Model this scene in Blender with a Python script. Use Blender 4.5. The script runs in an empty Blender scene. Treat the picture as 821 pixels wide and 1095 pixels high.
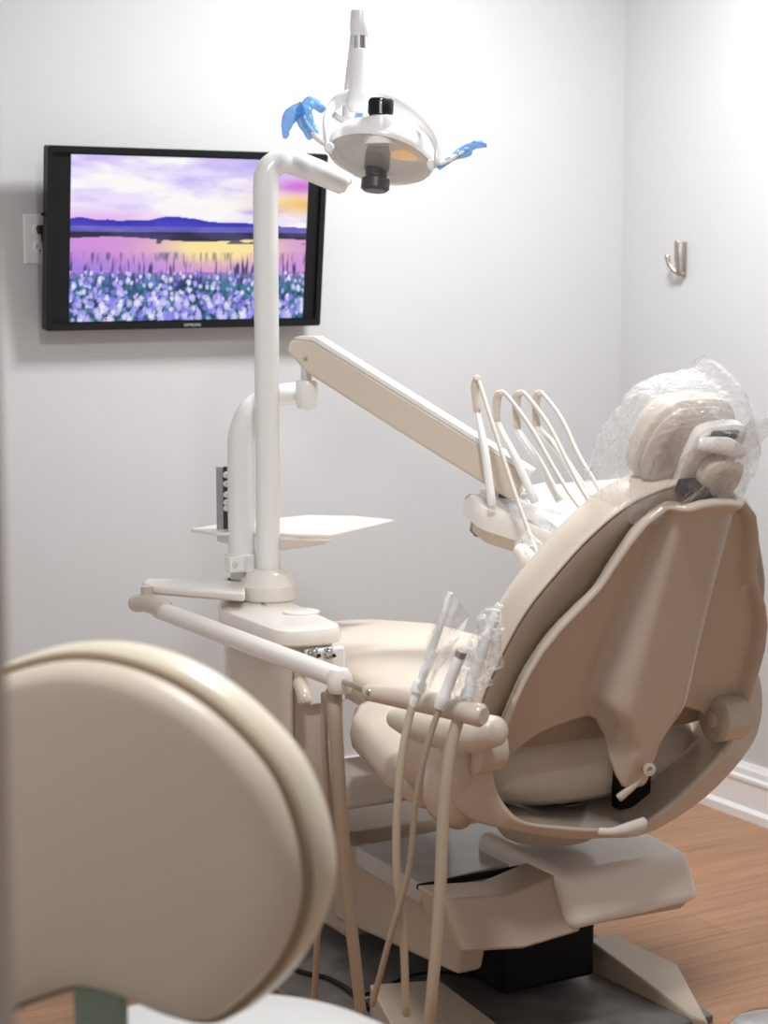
import bpy, math, random
from mathutils import Vector as V, noise
random.seed(7)
scene = bpy.context.scene
COL = scene.collection

# ------------------------------------------------------------------ camera geometry
F = 1900.0; PITCH = math.atan(217/1900); YAW = math.radians(29.5); H = 1.3
def ray(px, py):
    xc = (px-410.5)/F; yc = -(py-547.5)/F
    dy = math.cos(PITCH)+yc*math.sin(PITCH); dz = -math.sin(PITCH)+yc*math.cos(PITCH)
    c, s = math.cos(YAW), math.sin(YAW)
    return V((xc*c+dy*s, -xc*s+dy*c, dz))
def at(px, py, X=None, Y=None, Z=None, D=None):
    d = ray(px, py)
    t = D if D is not None else X/d.x if X is not None else Y/d.y if Y is not None else (Z-H)/d.z
    return V((0, 0, H)) + d*t

# ------------------------------------------------------------------ materials
MATS = {}
def mat(name, col, rough=.5, metal=0, bump=0, bscale=200, coat=0, var=0, vscale=6, emit=None, spec=None):
    m = bpy.data.materials.new(name); m.use_nodes = True; nt = m.node_tree
    b = nt.nodes['Principled BSDF']
    b.inputs['Base Color'].default_value = (*col, 1)
    b.inputs['Roughness'].default_value = rough; b.inputs['Metallic'].default_value = metal
    b.inputs['Coat Weight'].default_value = coat; b.inputs['Coat Roughness'].default_value = .15
    if spec is not None: b.inputs['Specular IOR Level'].default_value = spec
    if emit: b.inputs['Emission Color'].default_value = (*emit[0], 1); b.inputs['Emission Strength'].default_value = emit[1]
    tc = nt.nodes.new('ShaderNodeTexCoord')
    if bump:
        n = nt.nodes.new('ShaderNodeTexNoise'); n.inputs['Scale'].default_value = bscale; n.inputs['Detail'].default_value = 4
        nt.links.new(tc.outputs['Object'], n.inputs['Vector'])
        bp = nt.nodes.new('ShaderNodeBump'); bp.inputs['Strength'].default_value = bump; bp.inputs['Distance'].default_value = .004
        nt.links.new(n.outputs['Fac'], bp.inputs['Height']); nt.links.new(bp.outputs['Normal'], b.inputs['Normal'])
    if var:
        n = nt.nodes.new('ShaderNodeTexNoise'); n.inputs['Scale'].default_value = vscale; n.inputs['Detail'].default_value = 5
        nt.links.new(tc.outputs['Object'], n.inputs['Vector'])
        r = nt.nodes.new('ShaderNodeValToRGB')
        r.color_ramp.elements[0].color = (*[c*(1-var) for c in col], 1); r.color_ramp.elements[1].color = (*[min(1, c*(1+var)) for c in col], 1)
        r.color_ramp.elements[0].position = .3; r.color_ramp.elements[1].position = .7
        nt.links.new(n.outputs['Fac'], r.inputs['Fac']); nt.links.new(r.outputs['Color'], b.inputs['Base Color'])
    MATS[name] = m; return m
mat('wall_paint', (.60, .60, .60), .62, bump=.05, bscale=400, var=.008)
mat('ceiling_paint', (.62, .62, .63), .8, bump=.05, bscale=300)
mat('trim_paint', (.86, .86, .86), .28, coat=.2)
mat('beige_shell', (.57, .48, .395), .22, bump=.02, bscale=500, coat=.5)
mat('beige_vinyl', (.66, .57, .475), .36, bump=.12, bscale=260, coat=.1)
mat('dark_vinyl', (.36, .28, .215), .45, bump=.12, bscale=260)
mat('cream_shell', (.82, .77, .71), .28, coat=.4)
mat('cream_paint', (.80, .76, .70), .32, coat=.3)
mat('white_plastic', (.84, .83, .81), .25, coat=.4)
mat('seam', (.30, .22, .14), .7)
mat('chrome', (.75, .75, .76), .12, metal=1)
mat('steel', (.42, .42, .43), .35, metal=1)
mat('nickel', (.46, .40, .34), .33, metal=1)
mat('black_plastic', (.010, .010, .011), .45, spec=.2)
mat('black_matte', (.006, .006, .007), .6, spec=.2)
mat('dark_grey', (.05, .047, .045), .4)
mat('bezel', (.010, .010, .012), .35, spec=.25)
mat('hose', (.50, .41, .31), .42, bump=.05, bscale=300)
mat('hose_dark', (.36, .27, .195), .42, bump=.05, bscale=300)
mat('hose_light', (.66, .60, .53), .4)
mat('grey_mat', (.42, .42, .42), .22, bump=.05, bscale=150, var=.12, vscale=9, coat=.3)
mat('plate_dark', (.16, .145, .135), .38, var=.35, vscale=14)
mat('base_metal', (.50, .41, .325), .38, coat=.2)
mat('stool_vinyl', (.63, .54, .435), .42, bump=.06, bscale=300)
mat('stool_shell', (.68, .61, .47), .35, bump=.03, coat=.2)
mat('stool_seat', (.52, .515, .50), .4)
mat('shaded_casing', (.56, .48, .41), .4)  # brown of the door casing's shadow put into its base colour
mat('green_grey', (.22, .27, .20), .5)
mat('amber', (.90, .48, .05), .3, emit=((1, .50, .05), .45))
mat('logo_grey', (.45, .45, .46), .4, emit=((.6, .6, .62), .15))

def film(name, col, base, edge, rough=.12, bscale=60, bstr=.6):
    m = bpy.data.materials.new(name); m.use_nodes = True; nt = m.node_tree; nt.nodes.clear()
    N = nt.nodes.new; L = nt.links.new
    out = N('ShaderNodeOutputMaterial'); tr = N('ShaderNodeBsdfTransparent'); pr = N('ShaderNodeBsdfPrincipled')
    tr.inputs['Color'].default_value = (*[.5+.5*c for c in col], 1)
    pr.inputs['Base Color'].default_value = (*col, 1); pr.inputs['Roughness'].default_value = rough
    lw = N('ShaderNodeLayerWeight'); lw.inputs['Blend'].default_value = .45
    tc = N('ShaderNodeTexCoord'); nz = N('ShaderNodeTexNoise'); nz.inputs['Scale'].default_value = bscale
    nz.inputs['Detail'].default_value = 3; nz.inputs['Distortion'].default_value = 1.5
    L(tc.outputs['Object'], nz.inputs['Vector'])
    bp = N('ShaderNodeBump'); bp.inputs['Strength'].default_value = bstr; bp.inputs['Distance'].default_value = .01
    L(nz.outputs['Fac'], bp.inputs['Height']); L(bp.outputs['Normal'], pr.inputs['Normal']); L(bp.outputs['Normal'], lw.inputs['Normal'])
    ma = N('ShaderNodeMath'); ma.operation = 'MULTIPLY_ADD'; ma.inputs[1].default_value = edge; ma.inputs[2].default_value = base; ma.use_clamp = True
    L(lw.outputs['Facing'], ma.inputs[0])
    mx = N('ShaderNodeMixShader'); L(ma.outputs[0], mx.inputs['Fac']); L(tr.outputs[0], mx.inputs[1]); L(pr.outputs[0], mx.inputs[2])
    L(mx.outputs[0], out.inputs['Surface']); MATS[name] = m; return m
film('clear_film', (.95, .95, .95), .06, .5, bscale=38, bstr=.7)
film('milky_film', (.95, .95, .95), .30, .5)
film('blue_film', (.18, .50, .90), .3, .5, bscale=90)
film('clear_shield', (.93, .93, .93), .10, .35, rough=.06, bscale=8, bstr=.1)

def wood():
    m = bpy.data.materials.new('wood_planks'); m.use_nodes = True; nt = m.node_tree; N = nt.nodes.new; L = nt.links.new
    b = nt.nodes['Principled BSDF']; tc = N('ShaderNodeTexCoord')
    mp = N('ShaderNodeMapping'); mp.inputs['Rotation'].default_value = (0, 0, 0)
    L(tc.outputs['Object'], mp.inputs['Vector'])
    br = N('ShaderNodeTexBrick'); br.offset = .37; br.inputs['Scale'].default_value = 1
    br.inputs['Brick Width'].default_value = 1.2; br.inputs['Row Height'].default_value = .13; br.inputs['Mortar Size'].default_value = .0012
    br.inputs['Color1'].default_value = (.37, .195, .105, 1); br.inputs['Color2'].default_value = (.43, .235, .13, 1); br.inputs['Mortar'].default_value = (.23, .12, .07, 1)
    L(mp.outputs[0], br.inputs['Vector'])
    m2 = N('ShaderNodeMapping'); m2.inputs['Scale'].default_value = (1.6, 34, 1); L(tc.outputs['Object'], m2.inputs['Vector'])
    nz = N('ShaderNodeTexNoise'); nz.inputs['Scale'].default_value = 2.2; nz.inputs['Detail'].default_value = 7; nz.inputs['Roughness'].default_value = .65
    L(m2.outputs[0], nz.inputs['Vector'])
    r = N('ShaderNodeValToRGB'); r.color_ramp.elements[0].position = .32; r.color_ramp.elements[0].color = (.72, .68, .64, 1)
    r.color_ramp.elements[1].position = .68; r.color_ramp.elements[1].color = (1.12, 1.12, 1.12, 1)
    L(nz.outputs['Fac'], r.inputs['Fac'])
    mx = N('ShaderNodeMix'); mx.data_type = 'RGBA'; mx.blend_type = 'MULTIPLY'; mx.inputs['Factor'].default_value = 1
    L(br.outputs['Color'], mx.inputs[6]); L(r.outputs['Color'], mx.inputs[7]); L(mx.outputs[2], b.inputs['Base Color'])
    b.inputs['Roughness'].default_value = .42
    bp = N('ShaderNodeBump'); bp.inputs['Strength'].default_value = .1; bp.inputs['Distance'].default_value = .002
    L(nz.outputs['Fac'], bp.inputs['Height']); L(bp.outputs[0], b.inputs['Normal'])
    MATS['wood'] = m
wood()

# ------------------------------------------------------------------ object helpers
CEN = {}
def thing(name, label, cat, loc, group=None):
    o = bpy.data.objects.new(name, None); o.empty_display_size = .05
    o.location = loc; CEN[o.name] = V(loc); COL.objects.link(o)
    o['label'] = label; o['category'] = cat
    if group: o['group'] = group
    return o
def tag(o, label, cat, group=None):
    o['label'] = label; o['category'] = cat
    if group: o['group'] = group
    return o
def struct(o): o['kind'] = 'structure'; return o
def mesh(name, vs, fs, m, parent=None, angle=40, bevel=0, bseg=3, sub=0, solid=0, label=None):
    vs = [V(v) for v in vs]
    lo = V([min(v[i] for v in vs) for i in range(3)]); hi = V([max(v[i] for v in vs) for i in range(3)])
    c = (lo+hi)/2
    me = bpy.data.meshes.new(name); me.from_pydata([v-c for v in vs], [], fs); me.validate()
    import bmesh
    bm = bmesh.new(); bm.from_mesh(me); bmesh.ops.recalc_face_normals(bm, faces=bm.faces); bm.to_mesh(me); bm.free()
    me.shade_smooth(); me.set_sharp_from_angle(angle=math.radians(angle))
    me.materials.append(MATS[m] if isinstance(m, str) else m)
    o = bpy.data.objects.new(name, me); COL.objects.link(o); CEN[o.name] = c
    if parent: o.parent = parent; o.location = c-CEN[parent.name]
    else: o.location = c
    if solid:
        s = o.modifiers.new('solid', 'SOLIDIFY'); s.thickness = solid; s.offset = 0
    if bevel:
        b = o.modifiers.new('bevel', 'BEVEL'); b.width = bevel; b.segments = bseg; b.limit_method = 'ANGLE'; b.angle_limit = math.radians(35)
    if sub:
        s = o.modifiers.new('sub', 'SUBSURF'); s.levels = sub; s.render_levels = sub
    if label: o['label'] = label
    return o
def merge(*parts):
    vs, fs = [], []
    for v, f in parts:
        n = len(vs); vs += list(v); fs += [tuple(i+n for i in q) for q in f]
    return vs, fs
def gbox(x0, x1, y0, y1, z0, z1):
    vs = [(x, y, z) for z in (z0, z1) for y in (y0, y1) for x in (x0, x1)]
    return vs, [(0, 2, 3, 1), (4, 5, 7, 6), (0, 1, 5, 4), (2, 6, 7, 3), (0, 4, 6, 2), (1, 3, 7, 5)]
def box(name, x0, x1, y0, y1, z0, z1, m, parent=None, bevel=0, **k):
    return mesh(name, *gbox(x0, x1, y0, y1, z0, z1), m, parent, bevel=bevel, **k)
def catmull(pts, res):
    pts = [V(p) for p in pts]
    if len(pts) < 3 or res <= 1: return pts
    out = []
    P = [pts[0]*2-pts[1]]+pts+[pts[-1]*2-pts[-2]]
    for i in range(1, len(P)-2):
        for k in range(res):
            t = k/res; a, b, c, d = P[i-1:i+3]
            out.append(.5*((2*b)+(c-a)*t+(2*a-5*b+4*c-d)*t*t+(3*b-a-3*c+d)*t**3))
    return out+[pts[-1]]
def lerp_list(L, n):
    out = []
    for i in range(n):
        t = i/(n-1)*(len(L)-1); k = min(int(t), len(L)-2); out.append(L[k]+(L[k+1]-L[k])*(t-k))
    return out
def gtube(pts, r, n=16, res=6, squash=1.0, up=None, round_cap=True):
    P = catmull(pts, res)
    R = lerp_list(list(r), len(P)) if isinstance(r, (list, tuple)) else [r]*len(P)
    T = [(P[min(i+1, len(P)-1)]-P[max(i-1, 0)]).normalized() for i in range(len(P))]
    u = V(up) if up else (V((0, 0, 1)) if abs(T[0].z) < .9 else V((0, 1, 0)))
    if round_cap:
        P = [P[0]-T[0]*R[0]*.35]+P+[P[-1]+T[-1]*R[-1]*.35]; R = [R[0]*.72]+R+[R[-1]*.72]; T = [T[0]]+T+[T[-1]]
    vs, fs = [], []
    for p, t, q in zip(P, T, R):
        if up: u = V(up)
        u = (u-t*u.dot(t)).normalized(); w = t.cross(u)
        for k in range(n):
            a = 2*math.pi*k/n; vs.append(p+u*math.cos(a)*q+w*math.sin(a)*q*squash)
    for i in range(len(P)-1):
        for k in range(n):
            fs.append((i*n+k, i*n+(k+1) % n, (i+1)*n+(k+1) % n, (i+1)*n+k))
    fs.append(tuple(range(n))); fs.append(tuple((len(P)-1)*n+k for k in range(n)))
    return vs, fs
def tube(name, pts, r, m, parent=None, angle=50, label=None, **k):
    return mesh(name, *gtube(pts, r, **k), m, parent, angle=angle, label=label)
def glathe(prof, o, ax=(0, 0, 1), n=32):
    o = V(o); ax = V(ax).normalized(); u = V((1, 0, 0)) if abs(ax.x) < .9 else V((0, 1, 0)); u = (u-ax*u.dot(ax)).normalized(); w = ax.cross(u)
    vs, fs = [], []
    for r, h in prof:
        for k in range(n):
            a = 2*math.pi*k/n; vs.append(o+ax*h+(u*math.cos(a)+w*math.sin(a))*max(r, 1e-5))
    for i in range(len(prof)-1):
        for k in range(n): fs.append((i*n+k, i*n+(k+1) % n, (i+1)*n+(k+1) % n, (i+1)*n+k))
    if prof[0][0] > 1e-4: fs.append(tuple(range(n)))
    if prof[-1][0] > 1e-4: fs.append(tuple((len(prof)-1)*n+k for k in range(n)))
    return vs, fs
def lathe(name, prof, o, m, parent=None, ax=(0, 0, 1), n=32, **k):
    return mesh(name, *glathe(prof, o, ax, n), m, parent, **k)
def smooth_closed(pts, res=5):
    P = [V((p[0], p[1], 0)) for p in pts]; n = len(P); out = []
    for i in range(n):
        a, b, c, d = P[i-1], P[i], P[(i+1) % n], P[(i+2) % n]
        for k in range(res):
            t = k/res; q = .5*((2*b)+(c-a)*t+(2*a-5*b+4*c-d)*t*t+(3*b-a-3*c+d)*t**3); out.append((q.x, q.y))
    return out
def inset(pts, d):
    n = len(pts); A = sum(pts[i][0]*pts[(i+1) % n][1]-pts[(i+1) % n][0]*pts[i][1] for i in range(n)); s = 1 if A > 0 else -1
    out = []
    for i in range(n):
        ax, ay = pts[i-1]; bx, by = pts[(i+1) % n]; tx, ty = bx-ax, by-ay; l = math.hypot(tx, ty) or 1
        out.append((pts[i][0]-s*ty/l*d, pts[i][1]+s*tx/l*d))
    return out
def frame(o, ux, uy):
    ux = V(ux).normalized(); uy = V(uy); uy = (uy-ux*uy.dot(ux)).normalized(); return V(o), ux, uy, ux.cross(uy)
def gpad(outl, fr, prof, dome=0):
    """outline in the frame's plane; prof = [(offset along normal, inset)]; closed by domed centre rings"""
    o, ux, uy, un = fr; vs, fs = [], []; n = len(outl)
    cx = sum(p[0] for p in outl)/n; cy = sum(p[1] for p in outl)/n
    rings = [(h, inset(outl, d) if d else outl) for h, d in prof]
    def cap(ring, h, sgn, ks):
        return [(h+sgn*dome*(1-k*k), [(cx+(x-cx)*k, cy+(y-cy)*k) for x, y in ring]) for k in ks]
    h0, r0 = rings[0]; h1, r1 = rings[-1]
    rings = cap(r0, h0, -1, (.04, .3, .6, .85)) + rings + cap(r1, h1, 1, (.85, .6, .3, .04))
    for h, rg in rings:
        for x, y in rg: vs.append(o+ux*x+uy*y+un*h)
    for i in range(len(rings)-1):
        for k in range(n): fs.append((i*n+k, i*n+(k+1) % n, (i+1)*n+(k+1) % n, (i+1)*n+k))
    fs.append(tuple(range(n))); fs.append(tuple((len(rings)-1)*n+k for k in range(n)))
    return vs, fs
def pad(name, outl, fr, prof, m, parent=None, dome=0, **k):
    return mesh(name, *gpad(outl, fr, prof, dome), m, parent, **k)
def gprism(outl, fr, h0, h1):
    o, ux, uy, un = fr; n = len(outl)
    vs = [o+ux*x+uy*y+un*h for h in (h0, h1) for x, y in outl]
    return vs, [tuple(range(n)), tuple(range(n, 2*n))]+[(i, (i+1) % n, n+(i+1) % n, n+i) for i in range(n)]
def prism(name, outl, fr, h0, h1, m, parent=None, **k):
    return mesh(name, *gprism(outl, fr, h0, h1), m, parent, **k)
def rrect(x0, x1, y0, y1, r, n=5):
    out = []
    for cx, cy, a0 in ((x1-r, y1-r, 0), (x0+r, y1-r, 90), (x0+r, y0+r, 180), (x1-r, y0+r, 270)):
        for k in range(n+1):
            a = math.radians(a0+90*k/n); out.append((cx+r*math.cos(a), cy+r*math.sin(a)))
    return out
XY = lambda z=0: (V((0, 0, z)), V((1, 0, 0)), V((0, 1, 0)), V((0, 0, 1)))
YZ = lambda x=0: (V((x, 0, 0)), V((0, 1, 0)), V((0, 0, 1)), V((1, 0, 0)))
XZ = lambda y=0: (V((0, y, 0)), V((1, 0, 0)), V((0, 0, 1)), V((0, -1, 0)))
CR = V((math.cos(YAW), -math.sin(YAW), 0)); CF = V((math.sin(YAW), math.cos(YAW), 0)); UP = V((0, 0, 1))   # horizontal directions across / along the view

def crumple(name, vs, fs, m, parent=None, amp=.006, sc=30, **k):
    out = []
    for v in vs:
        v = V(v); q = v*sc
        out.append(v+V((noise.noise(q), noise.noise(q+V((9, 3, 1))), noise.noise(q+V((2, 8, 5)))))*amp
                   + V((noise.noise(q*2.7), noise.noise(q*2.7+V((9, 3, 1))), noise.noise(q*2.7+V((2, 8, 5)))))*amp*.5)
    return mesh(name, out, fs, m, parent, angle=22, **k)

# ------------------------------------------------------------------ room
WX, WY, LX, FY, CZ = 3.011, 3.987, .25, -.25, 2.5
struct(box('floor', -.7, WX+.1, FY-.1, WY+.1, -.05, 0, 'wood'))
struct(box('ceiling', -.7, WX+.1, FY-.1, WY+.1, CZ, CZ+.05, 'ceiling_paint'))
struct(box('wall_back', LX-.12, WX+.12, WY, WY+.12, 0, CZ, 'wall_paint'))
struct(box('wall_right', WX, WX+.12, FY, WY, 0, CZ, 'wall_paint'))
struct(box('wall_front', -.7, WX, FY-.12, FY, 0, CZ, 'wall_paint'))
JY = .845
struct(mesh('wall_left', *merge(gbox(LX-.12, LX, JY+.012, WY, 0, CZ), gbox(LX-.12, LX, FY, .012, 0, CZ), gbox(LX-.12, LX, .012, JY+.012, 2.08, CZ)), 'wall_paint'))
# base boards with a moulded profile (height .142)
def baseboard(name, p, q, nrm):
    prof = [(0, 0), (.026, 0), (.026, .022), (.017, .032), (.015, .094), (.018, .098), (.018, .106), (.013, .112), (.012, .128), (.009, .132), (.007, .142), (0, .142)]
    p, q, nrm = V(p), V(q), V(nrm); n = len(prof)
    vs = [b+nrm*d+UP*h for b in (p, q) for d, h in prof]
    return struct(mesh(name, vs, [tuple(range(n)), tuple(range(n, 2*n))]+[(i, (i+1) % n, n+(i+1) % n, n+i) for i in range(n)], 'trim_paint', angle=30))
baseboard('baseboard_back', (LX, WY, 0), (WX, WY, 0), (0, -1, 0))
baseboard('baseboard_right', (WX, FY, 0), (WX, WY, 0), (-1, 0, 0))
baseboard('baseboard_left', (LX, JY+.1, 0), (LX, WY, 0), (1, 0, 0))
struct(mesh('trim_1', *merge(gbox(LX-.135, LX+.012, JY-.008, JY+.012, 0, 2.08), gbox(LX, LX+.015, JY+.0, JY+.08, 0, 2.14)), 'shaded_casing', bevel=.004))

# ------------------------------------------------------------------ television
tcx, tz0, tz1 = 1.683, 1.262, 1.663
def tvf():
    a = math.atan(.055/.4); r = math.radians(.8)
    uy = V((0, -math.sin(a), math.cos(a))); ux = (V((1, 0, 0))*math.cos(r)+uy*math.sin(r)); 
    return frame((tcx, 3.905, 1.462), ux, uy-V((1,0,0))*math.sin(r))
TF = tvf(); hw, hh = .352, .208
tv = thing('television', 'black flat television on the wall showing a purple flower meadow and lake', 'television', (tcx, 3.94, 1.25))
pad('back_housing', rrect(-hw+.03, hw-.03, -hh+.03, hh-.03, .02), TF, [(-.045, .03), (-.03, 0), (-.012, 0)], 'black_matte', tv)
prism('housing', rrect(-hw, hw, -hh, hh, .006), TF, -.018, -.002, 'black_plastic', tv, bevel=.002)
o_, ux_, uy_, un_ = TF
ring_o = rrect(-hw, hw, -hh, hh, .006); ring_i = rrect(-hw+.014, hw-.014, -hh+.016, hh-.014, .002)
n = len(ring_o); vs = [o_+ux_*x+uy_*y+un_*h for h, rg in ((-.002, ring_o), (.010, ring_o), (.010, ring_i), (-.002, ring_i)) for x, y in rg]
mesh('bezel', vs, [(j*n+i, j*n+(i+1) % n, ((j+1) % 4)*n+(i+1) % n, ((j+1) % 4)*n+i) for j in range(4) for i in range(n)], 'bezel', tv)
scr_black = prism('screen', rrect(-hw+.014, hw-.014, -hh+.016, hh-.014, .002), TF, -.001, .001, 'black_plastic', tv)
# the lit picture: a colour grid computed cell by cell
def picture():
    x0, x1, y0, y1 = -.294, .306, -.189, .190
    nx, ny = 330, 210; vs, fs, cols = [], [], []
    rnd = random.Random(3)
    blobs = []
    for k in range(480):
        y = rnd.random()*.30; s = .008+.015*(1-y/.34)*rnd.random()
        blobs.append((rnd.random(), y, s*.8, s*1.5, rnd.choice([(.66, .62, .96), (.82, .79, .98), (.52, .48, .90), (.76, .70, .97), (.92, .90, 1.0)])))
    grid = {}
    for b in blobs: 
        for gx in range(int((b[0]-b[2]*1.4)*30), int((b[0]+b[2]*1.4)*30)+1):
            for gy in range(int((b[1]-b[3]*1.4)*30), int((b[1]+b[3]*1.4)*30)+1): grid.setdefault((gx, gy), []).append(b)
    mix = lambda a, b, t: tuple(a[i]+(b[i]-a[i])*max(0, min(1, t)) for i in range(3))
    for j in range(ny+1):
        for i in range(nx+1):
            u, v = i/nx, j/ny
            vs.append(o_+ux_*(x0+(x1-x0)*u)+uy_*(y0+(y1-y0)*v)+un_*.0025)
            n1 = noise.fractal(V((u*3, v*8, 1)), 1, 2, 5); n2 = noise.fractal(V((u*5+7, v*14, 3)), 1, 2, 4)
            if v > .545:
                c = mix((.91, .87, .98), (.80, .73, .95), (v-.6)*1.3+n2*.8)
                c = mix(c, (.97, .96, .96), .50+n1*1.6-.9*abs(v-.70)+.35*(u-.3))
                c = mix(c, (.50, .42, .86), max(0, (v-.85)*4)*max(0, u-.45)*2.2+max(0, n2*1.2-.25)*max(0, u-.4))
                c = mix(c, (.90, .66, .90), math.exp(-((u-.1)/.25)**2-((v-.62)/.05)**2)*.8)
                c = mix(c, (.95, .72, .25), math.exp(-((u-1)/.20)**2-((v-.73)/.06)**2)*.75)
                c = mix(c, (.78, .38, .80), math.exp(-((u-.97)/.14)**2-((v-.84)/.05)**2)*.9)
                mt = .605+.035*math.exp(-((u-.43)/.13)**2)+.02*math.exp(-((u-.05)/.15)**2)+.015*math.exp(-((u-.75)/.1)**2)+.012*noise.noise(V((u*14, 0, 0)))-.025*max(0, u-.5)*2
                if v < mt: c = mix((.16, .15, .66), (.30, .27, .82), (mt-v)*12+n2*.3)
                if v < .578: c = mix((.32, .30, .66), (.45, .42, .78), n2+.5)
            elif v > .505+.012*math.sin(u*9)-.01*u:
                c = mix((.10, .10, .22), (.22, .20, .38), n2*2+.4)
            else:
                c = mix((.80, .55, .85), (.97, .88, .62), math.exp(-((u-.62)/.26)**2-((v-.45)/.1)**2)*1.35)
                c = mix(c, (.62, .48, .86), (.44-v)*5+n1*.5+(.25-u))
                if v > .475 and n2 > .05 and u > .35: c = mix(c, (.20, .20, .30), .8)
                st = noise.noise(V((u*95, v*11, 4)))
                if v < .42: c = mix(c, (.25, .22, .42), max(0, st-.02)*3.2*min(1, (.46-v)*5))
                if v < .30: 
                    g = noise.noise(V((u*60, v*22, 8)))
                    c = mix(c, mix((.07, .17, .36), (.18, .47, .55), g*1.4+.5+noise.noise(V((u*7, v*7, 5)))), min(1, (.34-v)*7))
            if v < .40:
                for b in grid.get((int(u*30), int(v*30)), []):
                    d = ((u-b[0])/b[2])**2+((v-b[1])/b[3])**2 + .9*noise.noise(V((u*150, v*110, 2)))
                    if d < 1: c = mix(c, b[4], .92-.35*d)
            cols.append(c)
    for j in range(ny):
        for i in range(nx): a = j*(nx+1)+i; fs.append((a, a+1, a+nx+2, a+nx+1))
    m = bpy.data.materials.new('lit_picture'); m.use_nodes = True; nt = m.node_tree
    b = nt.nodes['Principled BSDF']; at_ = nt.nodes.new('ShaderNodeAttribute'); at_.attribute_name = 'pic'
    b.inputs['Base Color'].default_value = (.01, .01, .01, 1); b.inputs['Roughness'].default_value = .25
    nt.links.new(at_.outputs['Color'], b.inputs['Emission Color']); b.inputs['Emission Strength'].default_value = 1.0
    o = mesh('picture', vs, fs, m, scr_black)
    ca = o.data.color_attributes.new('pic', 'FLOAT_COLOR', 'POINT')
    for k, c in enumerate(cols):
        lin = [((x+.055)/1.055)**2.4 if x > .04 else x/12.92 for x in c]
        ca.data[k].color = (*lin, 1)
picture()
def text(name, s, size, o, ux, uy, m, parent):
    cu = bpy.data.curves.new(name, 'FONT'); cu.body = s; cu.size = size; cu.align_x = 'CENTER'; cu.align_y = 'CENTER'; cu.extrude = .0004
    t = bpy.data.objects.new(name+'_t', cu); COL.objects.link(t)
    dg = bpy.context.evaluated_depsgraph_get(); me = bpy.data.meshes.new_from_object(t.evaluated_get(dg))
    vs = [V(o)+V(ux)*v.co.x+V(uy)*v.co.y+V(ux).cross(V(uy))*v.co.z for v in me.vertices]; fs = [tuple(p.vertices) for p in me.polygons]
    bpy.data.objects.remove(t); return mesh(name, vs, fs, m, parent)
text('logo', 'SAMSUNG', .0095, o_+ux_*.01+uy_*(-hh+.008)+un_*.0108, ux_, uy_, 'logo_grey', tv)
mesh('wall_mount', *merge(gbox(1.62, 1.75, 3.975, 3.987, 1.38, 1.56), gbox(1.64, 1.66, 3.93, 3.98, 1.40, 1.54), gbox(1.71, 1.73, 3.93, 3.98, 1.40, 1.54)), 'dark_grey', tv)
lathe('rocker_button', [(.004, 0), (.004, .006)], o_+ux_*-hw+uy_*.055+un_*-.008, 'black_plastic', tv, ax=-ux_, n=10)

# wall outlet and plug
ol = thing('wall_outlet', 'white duplex wall outlet plate beside the left edge of the television', 'outlet', (1.343, WY, 1.40))
pad('cover_plate', rrect(-.036, .036, -.057, .057, .004), frame((1.343, WY, 1.460), (1, 0, 0), (0, 0, 1)), [(-.0005, 0), (.003, 0), (.006, .003)], 'white_plastic', ol)
for dz in (.0195, -.0195):
    f = pad('socket', [(.0165*math.cos(a), max(-.0125, min(.0125, .0165*math.sin(a)))) for a in [k*math.pi/12 for k in range(24)]],
            frame((1.343, WY-.006, 1.460+dz), (1, 0, 0), (0, 0, 1)), [(0, 0), (.002, 0), (.0026, .0008)], 'trim_paint', ol)
    mesh('slot', *merge(gbox(1.3355, 1.3375, WY-.0092, WY-.0085, 1.460+dz-.001, 1.460+dz+.007), gbox(1.3485, 1.3505, WY-.0092, WY-.0085, 1.460+dz-.001, 1.460+dz+.007),
         glathe([(.0024, 0), (.0024, .0008)], (1.343, WY-.0092, 1.460+dz-.007), (0, 1, 0), 10)), 'black_matte', f)
cord = thing('power_cord', 'black power plug and cord in the wall outlet behind the television', 'cord', (1.345, 3.96, 1.47))
pad('plug', rrect(-.016, .018, -.010, .010, .004), frame((1.352, WY-.010, 1.481), (1, 0, 0), (0, 0, 1)), [(0, 0), (.020, 0), (.024, .003)], 'black_plastic', cord)
tube('cable', [(1.345, WY-.022, 1.474), (1.345, WY-.026, 1.452), (1.355, WY-.022, 1.42), (1.38, WY-.018, 1.40), (1.45, WY-.014, 1.42)], .0032, 'black_plastic', cord)

# coat hook on the right wall
hk = thing('wall_hook', 'small brushed metal double hook on the right wall', 'hook', (WX, 3.725, 1.40))
hc = V((WX, 3.715, 1.43))
pad('back_plate', rrect(-.008, .008, -.046, .046, .004), frame(hc, (0, -1, 0), (0, 0, 1)), [(0, 0), (.004, 0), (.006, .002)], 'nickel', hk) if False else \
    box('back_plate', WX-.006, WX, 3.707, 3.723, 1.384, 1.476, 'nickel', hk, bevel=.002)
tube('upper_hook', [hc+V((-.004, 0, -.038)), hc+V((-.014, 0, -.040)), hc+V((-.024, 0, -.028)), hc+V((-.029, 0, .010)), hc+V((-.029, 0, .046))], [.006, .007, .0075, .008, .008], 'nickel', hk, squash=.5, up=(0, 1, 0))
tube('lower_hook', [hc+V((-.006, 0, -.040)), hc+V((-.020, .010, -.034)), hc+V((-.030, .026, -.016)), hc+V((-.034, .034, .010))], [.006, .006, .006, .0065], 'nickel', hk, squash=.6)

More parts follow.
